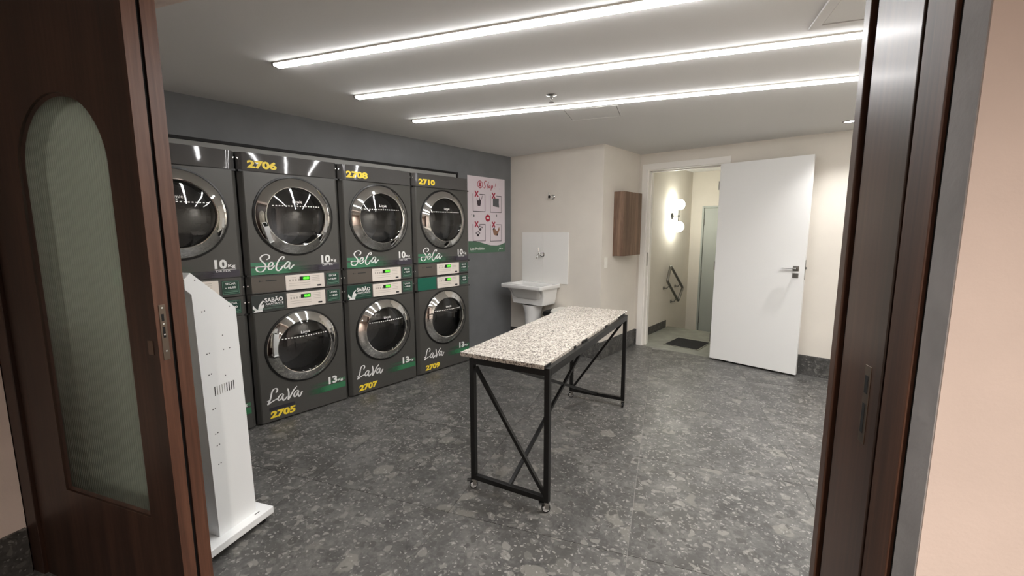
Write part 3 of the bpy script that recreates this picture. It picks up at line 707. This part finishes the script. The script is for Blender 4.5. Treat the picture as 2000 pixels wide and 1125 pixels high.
for u0, v0, u1, v1 in cells:
    m.poly([(u0, v0), (u1, v0), (u1, v0+t), (u0, v0+t)], FP, .0032); m.poly([(u0, v0), (u0+t, v0), (u0+t, v1), (u0, v1)], FP, .0033)
    m.poly([(u1-t, v0), (u1, v0), (u1, v1), (u1-t, v1)], FP, .0033); m.poly([(u0+.108, v1-t), (u1, v1-t), (u1, v1), (u0+.108, v1)], FP, .0032)
m.build('picture_frame', INK, po)
m = MB()
for (u0, v0, u1, v1) in cells:
    cu, cv = u0+.060, v1-.002
    for s in (1, -1): m.poly([(cu-.033, cv-s*.030), (cu-.017, cv-s*.037), (cu+.033, cv+s*.028), (cu+.018, cv+s*.037)], FP, .0035+.0001*s)
m.build('red_cross', RED, po)
m = MB()        # kettle-like vessel, paws
m.poly([(1.752, 1.80), (1.760, 1.735), (1.770, 1.712), (1.812, 1.712), (1.822, 1.742), (1.826, 1.79), (1.812, 1.775), (1.798, 1.815), (1.788, 1.780), (1.772, 1.770)], FP, .0032)
m.poly([(1.828, 1.79), (1.844, 1.832), (1.850, 1.832), (1.836, 1.785)], FP, .0032)
for cu, cv in ((1.808, 1.452), (1.768, 1.386)):
    m.poly(circ(cu, cv-.008, .020, 16, .8), FP, .0032)
    for k, du in enumerate((-.028, -.011, .011, .028)): m.poly(circ(cu+du, cv+(.014 if k in (0, 3) else .028), .0075, 12, 1.35), FP, .0032)
m.build('pictogram', INK, po)
MB().poly([(2.027, 1.810), (2.027, 1.718), (2.137, 1.706), (2.130, 1.760), (2.134, 1.812)], FP, .0032).build('pictogram', INKG, po)
MB().poly([(2.020, 1.446), (2.030, 1.40), (2.040, 1.380), (2.075, 1.368), (2.112, 1.371), (2.118, 1.40), (2.142, 1.44), (2.136, 1.476), (2.118, 1.452), (2.104, 1.425), (2.080, 1.43), (2.060, 1.45), (2.046, 1.462)], FP, .0032).build('pictogram', BROWN, po)
MB().poly([(2.016, 1.447), (2.034, 1.437), (2.058, 1.456), (2.046, 1.470)], FP, .0034).poly([(2.085, 1.372), (2.11, 1.366), (2.114, 1.388), (2.098, 1.392)], FP, .0034).build('pictogram_shade', INK, po)
m = MB()
for u0, v0, u1, v1 in cells:
    m.box((.0032, u0+.045, v0+.036), (.0034, u1-.045, v0+.040)).box((.0032, u0+.06, v0+.027), (.0034, u1-.06, v0+.030))
for cu, cv, r in ((1.672, 1.610, .006), (1.706, 1.598, .011), (2.087, 1.607, .011), (2.152, 1.925, .006)): m.poly(circ(cu, cv, r, 10, 1.3), FP, .0033)
m.build('small_print', INKG, po)
MB().poly(circ(1.936, 1.575, .042, 28), FP, .0032).build('no_entry_disc', RED, po)
MB().poly([(1.914, 1.568), (1.958, 1.568), (1.958, 1.582), (1.914, 1.582)], FP, .0036).build('no_entry_bar', PRINTW, po)
text('Uso Proibido', 'foot_lettering', PRINTW, po, 1.640-oy, 1.206-oz, .030, .0034, wmax=.235, bold=.02)
MB().box((.0032, 1.650-oy, 1.190-oz), (.0034, 1.78-oy, 1.194-oz)).box((.0032, 2.135-oy, 1.229-oz), (.0034, 2.170-oy, 1.233-oz)).build('foot_print', PRINTG, po)
MB().ribbon([[(2.128, 1.199), (2.150, 1.216), (2.165, 1.203), (2.190, 1.210), (2.205, 1.214)], [(2.110, 1.189), (2.124, 1.193)]], .008, FP, .0034).build('signature_mark', PRINTW, po)

# ------------------------------------------------------------------ service sink corner
s = thing('splash_panel', 'white two-piece tiled splashback on the cream wall above the utility sink', 'splashback', (-.012, SY, .812))
MB().box((0, -.010, 0), (.3185, 0, .594)).build('tile', TILEW, s, bevel=.001)
MB().box((.3205, -.010, 0), (.674, 0, .597)).build('tile', TILEW, s, bevel=.001)
sk = thing('utility_sink', 'white ceramic utility sink on a pedestal against the back wall', 'sink', (.268, SY, 0))
def rr3(x0, x1, y0, y1, z, r, n=5):
    return [Vector((u, v, z)) for u, v in rrect(x0, y0, x1, y1, r, n)]
def loft(m, loops):
    rings = [[m.bm.verts.new(p) for p in L] for L in loops]; n = len(rings[0])
    for a, b in zip(rings, rings[1:]):
        for k in range(n): m.bm.faces.new((a[k], a[(k+1) % n], b[(k+1) % n], b[k]))
    return rings
m = MB(); m.smooth = True
rs = loft(m, [rr3(-.250, .250, -.315, -.012, .768, .03), rr3(-.287, .287, -.398, -.002, .768, .02), rr3(-.292, .292, -.403, 0, .775, .02), rr3(-.292, .292, -.403, 0, .806, .02), rr3(-.285, .285, -.396, -.004, .813, .018),
     rr3(-.248, .248, -.355, -.075, .812, .04), rr3(-.238, .238, -.345, -.085, .80, .045), rr3(-.20, .20, -.30, -.10, .66, .05), rr3(-.16, .16, -.27, -.13, .635, .05)])
m.bm.faces.new(rs[-1]); m.build('rim', CERAM, sk)
m = MB(); m.smooth = True
rs = loft(m, [rr3(-.262, .262, -.345, -.004, .769, .018), rr3(-.258, .258, -.325, -.004, .755, .018), rr3(-.252, .252, -.295, -.004, .725, .018), rr3(-.246, .246, -.275, -.004, .69, .018), rr3(-.238, .238, -.266, -.004, .64, .018), rr3(-.222, .222, -.262, -.004, .575, .02), rr3(-.19, .19, -.23, -.02, .562, .03)])
m.bm.faces.new(rs[-1]); m.build('bowl', CERAM, sk)
MB().lathe([(.118, 0), (.112, .02), (.098, .10), (.092, .30), (.098, .46), (.125, .563)], (.0, -.15, 0), 'z', 40).build('pedestal', CERAM, sk)
def tap(name, label, x, z, lever, spout):
    o = thing(name, label, 'faucet' if spout else 'valve', (x, SY-(.010 if spout else 0), z))
    MB().lathe([(0, 0), (.030, 0), (.029, -.006), (.018, -.010), (.016, -.040), (.013, -.046), (0, -.046)], axis='y', n=28).build('escutcheon', CHROME, o)
    if spout:
        MB().tube([(0, -.03, 0), (0, -.075, .004), (-.002, -.100, -.004), (-.003, -.108, -.022), (-.003, -.109, -.045)], .0085, 12).build('spout', CHROME, o)
        MB().lathe([(.012, 0), (.012, .020), (.009, .026), (0, .027)], (-.002, -.07, .006), 'z', 18).bar((-.002, -.07, .028), (-.010, -.078, .082), .008, .008).build('lever', CHROME, o)
    else:
        MB().lathe([(0, -.075), (.017, -.075), (.021, -.066), (.021, -.05), (.012, -.045)], axis='y', n=24).build('knob', CHROME, o)
        MB().bar((-.004, -.066, .012), (-.010, -.074, .052), .007, .006).build('lever', STEEL, o)
tap('faucet', 'chrome wall tap with an upright lever on the white splashback', .303, 1.145, True, True)
tap('shutoff_valve', 'round chrome shutoff valve high on the cream wall above the sink', .436, 1.811, True, False)
b = thing('waste_bin', 'small black bin with white slanted lid, between the sink and granite table', 'bin', (.635, 2.225, 0), .1)
m = MB(); loft(m, [rr3(-.085, .085, -.10, .10, .0, .03), rr3(-.105, .105, -.12, .12, .47, .03)]); m.bm.faces.new([m.bm.verts.new(p) for p in rr3(-.105, .105, -.12, .12, .47, .03)]); m.build('body', RUBBER, b)
m = MB(); m.smooth = True; rs = loft(m, [rr3(-.10, .09, -.115, .115, .44, .03), rr3(-.165, .09, -.125, .115, .478, .03), rr3(-.155, .09, -.12, .115, .515, .03), rr3(-.10, .05, -.09, .09, .53, .03)]); m.bm.faces.new(rs[-1]); m.build('bin_bag', BLACK, b)
m = MB(); m.smooth = True; rs = loft(m, [rr3(-.085, .112, -.127, .127, .47, .03), rr3(-.085, .112, -.127, .127, .485, .03), rr3(-.05, .105, -.11, .12, .548, .03)]); m.bm.faces.new(rs[-1]); m.build('lid', PLAST, b)
c = thing('wall_cabinet', 'striped walnut box cabinet hung on the cream return wall', 'cabinet', (CX, 2.603, 1.146))
MB().box((0, 0, 0), (.104, .452, .706)).build('carcass', WOODC, c, bevel=.001)
MB().box((.1045, 0, 0), (.122, .452, .706)).build('door', WOODC, c, bevel=.001)
sw = thing('light_switch', 'small white switch plate on the wall below the walnut cabinet', 'switch', (CX, 2.452, 1.079))
MB().prism(rrect(-.030, -.060, .030, .060, .005), FX, 0, .007).build('plate', PLAST, sw, bevel=.002)
MB().box((.007, -.013, -.022), (.0105, .013, .022)).build('rocker', PLAST, sw, bevel=.002)

# ------------------------------------------------------------------ granite work table on castors
tb = thing('work_table', 'wheeled work table with speckled granite top on a black steel frame', 'table', (1.81, .545, 0), math.radians(11.8))
# local x across (0.47), local y along (1.54)
ax, ay, tw = .2215, .756, .028; zb, zt = .057, .757
MB().box((-.295, -.772, zt), (.2065, .875, zt+.023)).build('tabletop', GRANITE, tb, bevel=.003)
for sx in (-1, 1):
    for sy in (-1, 1): MB().box((sx*ax-tw/2, sy*ay-tw/2, zb), (sx*ax+tw/2, sy*ay+tw/2, zt)).build('leg', STEELB, tb, bevel=.0015)
for sy in (-1, 1):
    MB().box((-ax+tw/2, sy*ay-tw/2, zt-tw-.004), (ax-tw/2, sy*ay+tw/2, zt)).build('top_rail', STEELB, tb, bevel=.0015)
    MB().box((-ax+tw/2, sy*ay-tw/2, zb), (ax-tw/2, sy*ay+tw/2, zb+tw)).build('bottom_rail', STEELB, tb, bevel=.0015)
for sx in (-1, 1): MB().box((sx*ax-tw/2, -ay+tw/2, zt-tw-.004), (sx*ax+tw/2, ay-tw/2, zt)).build('top_rail', STEELB, tb, bevel=.0015)
m = MB().box((.2095, -.770, zt), (.2355, .770, zt+.008))
for a, b in ((-.770, -.70), (-.36, -.335), (-.23, -.14), (.25, .29), (.60, .77)): m.box((.2075, a, zt), (.2135, b, zt+.020))
m.build('edge_lip', STEELB, tb)
MB().bar((-ax+.02, -ay, zt-.05), (ax-.016, -ay, zb+.04), .018, .018, Vector((0, 1, 0))).build('brace', STEELB, tb)
MB().bar((ax-.02, ay, zt-.05), (-ax+.016, ay, zb+.04), .018, .018, Vector((0, 1, 0))).build('brace', STEELB, tb)
MB().bar((0, -ay+.008, zb+.02), (.012, ay-.008, zt-.03), .018, .018).build('brace', STEELB, tb)
MB().bar((0, ay-.008, zb+.02), (-.0, -ay+.008, zt-.03), .018, .018).build('brace', STEELB, tb)
for sx, sy, an in ((-1, -1, 3.73), (1, -1, 3.56), (-1, 1, 3.73), (1, 1, 2.0)):
    cs = thing('caster', None, None, (sx*ax, sy*ay, 0), an); cs.parent = tb
    MB().box((-.014, -.014, .050), (.014, .014, .057)).box((-.012, -.0148, .022), (.008, -.0122, .052)).box((-.012, .0122, .022), (.008, .0148, .052)).build('fork', STEEL, cs)
    MB().lathe([(0, -.009), (.016, -.009), (.022, -.007), (.0228, 0), (.022, .007), (.016, .009), (0, .009)], (.004, 0, .0228), 'y', 28).build('wheel', RUBBER, cs)
    MB().lathe([(0, -.0118), (.016, -.0110), (.0185, -.0082)], (.004, 0, .0228), 'y', 20).lathe([(.0185, .0082), (.016, .0110), (0, .0118)], (.004, 0, .0228), 'y', 20).build('hub', CHROME, cs)
    if sy < 0: MB().box((.010, -.012, .046), (.040, .012, .054)).build('brake', STEELB, cs, bevel=.002)

# ------------------------------------------------------------------ payment kiosk by the entrance
ka = math.radians(112.6); kd = Vector((math.cos(ka), math.sin(ka), 0))
A = Vector((1.21841, -1.3232, 0))
k = thing('payment_kiosk', 'white self-service kiosk column standing behind the wooden sliding doors', 'kiosk', A[:], ka)
# local x = along kd, local y = away from the camera side (the camera side is -y)
FK = lambda u, v, d: Vector((u, d, v))
prof = [(0, .068), (-.018, 1.173), (-.042, 1.197), (-.042, 1.239), (-.015, 1.264), (.175, 1.088), (.191, .068)]
MB().prism(prof, FK, .003, .335).build('body', KIOSK, k, bevel=.002)
MB().prism(prof, FK, -.0005, .003).build('side_panel', KIOSK, k, bevel=.001)
MB().prism([(-.20, .032), (.248, .032), (.248, .068), (-.20, .068)], FK, -.048, .385).build('base', KIOSK, k, bevel=.004)
for u, d in ((.205, -.005), (.205, .34), (-.16, -.005), (-.16, .34)): MB().lathe([(0, 0), (.022, 0), (.022, .010), (.008, .014), (.008, .033), (0, .033)], (u, d, 0), 'z', 20).build('foot', RUBBER, k)
ks = bpy.data.objects['side_panel']
m = MB()
for i in range(9): m.poly([(.040+i*.0112, .714+.002*(i > 0)), (.044+i*.0112, .714+.002*(i > 0)), (.044+i*.0112, .757), (.040+i*.0112, .757)], FK, -.0009) if i in (0, 5, 6, 7, 8) else None
m.build('vent_slot', BLACK, ks)
m = MB()
for i in range(1, 5): m.poly([(.041+i*.0112, .716), (.0435+i*.0112, .716), (.0435+i*.0112, .757), (.041+i*.0112, .757)], FK, -.0009)
m.build('vent_slot', ALU, ks)
m = MB()
for u, v in ((.018, 1.095), (.022, .909), (.022, .816), (.025, .659), (.026, .545), (.028, .489), (.027, .402)):
    for s in (0, .011): m.poly(circ(u+s, v+.002*(s > 0), .003, 10), FK, -.0009)
for u, v in ((.096, .791), (.001, 1.232), (.145, 1.098), (.10, .975), (.128, .91), (.098, .91)): m.poly(circ(u, v, .003, 10), FK, -.0009)
m.build('rivet_hole', INKG, ks)
MB().box((.165, -.02, .0681), (.192, -.016, .0688)).build('base_slot', BLACK, bpy.data.objects['base'])
sl = [(.004, 1.2475), (.158, 1.1048)]
MB().prism([(.002, 1.2493), (.160, 1.1029), (.162, 1.1049), (.004, 1.2513)], FK, .05, .29).build('screen', DISP, k)
MB().box((-.0125, .14, .60), (-.006, .165, .63)).build('lock', BLACK, k)

# ------------------------------------------------------------------ corridor fittings
l = thing('wall_lamp', 'black wall lamp with two glowing opal globes in the corridor', 'lamp', (1.02, 4.51, 1.632))
MB().lathe([(0, .012), (.045, .012), (.050, .006), (.050, 0)], axis='x', n=32).build('backplate', STEELB, l)
MB().tube([(.01, 0, 0), (.110, 0, 0)], .006, 10).build('arm', STEELB, l)
MB().tube([(.10, 0, -.085), (.10, 0, .09)], .006, 10).lathe([(0, -.014), (.014, -.008), (.014, .008), (0, .014)], (.10, 0, 0), 'z', 14).build('stem', STEELB, l)
for z, s in ((.158, 1), (-.153, -1)):
    pr = [(0, -.068), (.030, -.066)] + [(.078*math.cos(a), .078*math.sin(a)) for a in [x*PI/20-PI/2.9 for x in range(0, 17)] if a < PI/2] + [(0, .078)]
    MB().lathe([(r, h_*s) for r, h_ in pr], (.10, 0, z), 'z', 32).build('globe', GLOBEM, l)
hr = thing('handrail', 'looped steel handrail following the corridor steps', 'handrail', (1.02, 4.5, 0))
def loopround(pts, r=.035, n=5):
    out = []; N = len(pts)
    for i in range(N):
        a, b, c = Vector(pts[i-1]), Vector(pts[i]), Vector(pts[(i+1) % N])
        p, q = b+(a-b).normalized()*r, b+(c-b).normalized()*r
        for t in range(n+1):
            t /= n; out.append((1-t)**2*p+2*t*(1-t)*b+t*t*q)
    return out
X = .08
lp = loopround([(X, 4.350-4.5, .925), (X, 4.885-4.5, .555), (X, 4.72-4.5, .365), (X, 4.245-4.5, .715)])
MB().tube(lp, .019, 12, closed=True).build('rail', STEEL, hr)
for (a, b) in (((0, 4.322-4.5, .60), (X, 4.335-4.5, .648)), ((0, 4.772-4.5, .585), (X, 4.78-4.5, .628)), ((0, 4.63-4.5, .365), (X, 4.64-4.5, .425))):
    MB().tube([a, (a[0]+.05, a[1], a[2]), b], .007, 8).lathe([(0, .006), (.026, .006), (.026, 0)], a, 'x', 18).build('bracket', STEEL, hr)
dm = thing('doormat', 'small charcoal doormat set in a metal edge on the corridor floor', 'mat', (1.595, 3.70, 0), -.03)
MB().holed((-.215, -.235, .215, .235), [(-.2, -.22), (0, -.22), (.2, -.22), (.2, 0), (.2, .22), (0, .22), (-.2, .22), (-.2, 0)], lambda u, v, d: Vector((u, v, d)), 0, .005).build('border', ALU, dm)
MB().box((-.199, -.219, 0), (.199, .219, .006)).build('pile', MATM, dm)
for o in list(C.objects):
    for key in ('label', 'category'):
        if key in o and not o[key]: del o[key]
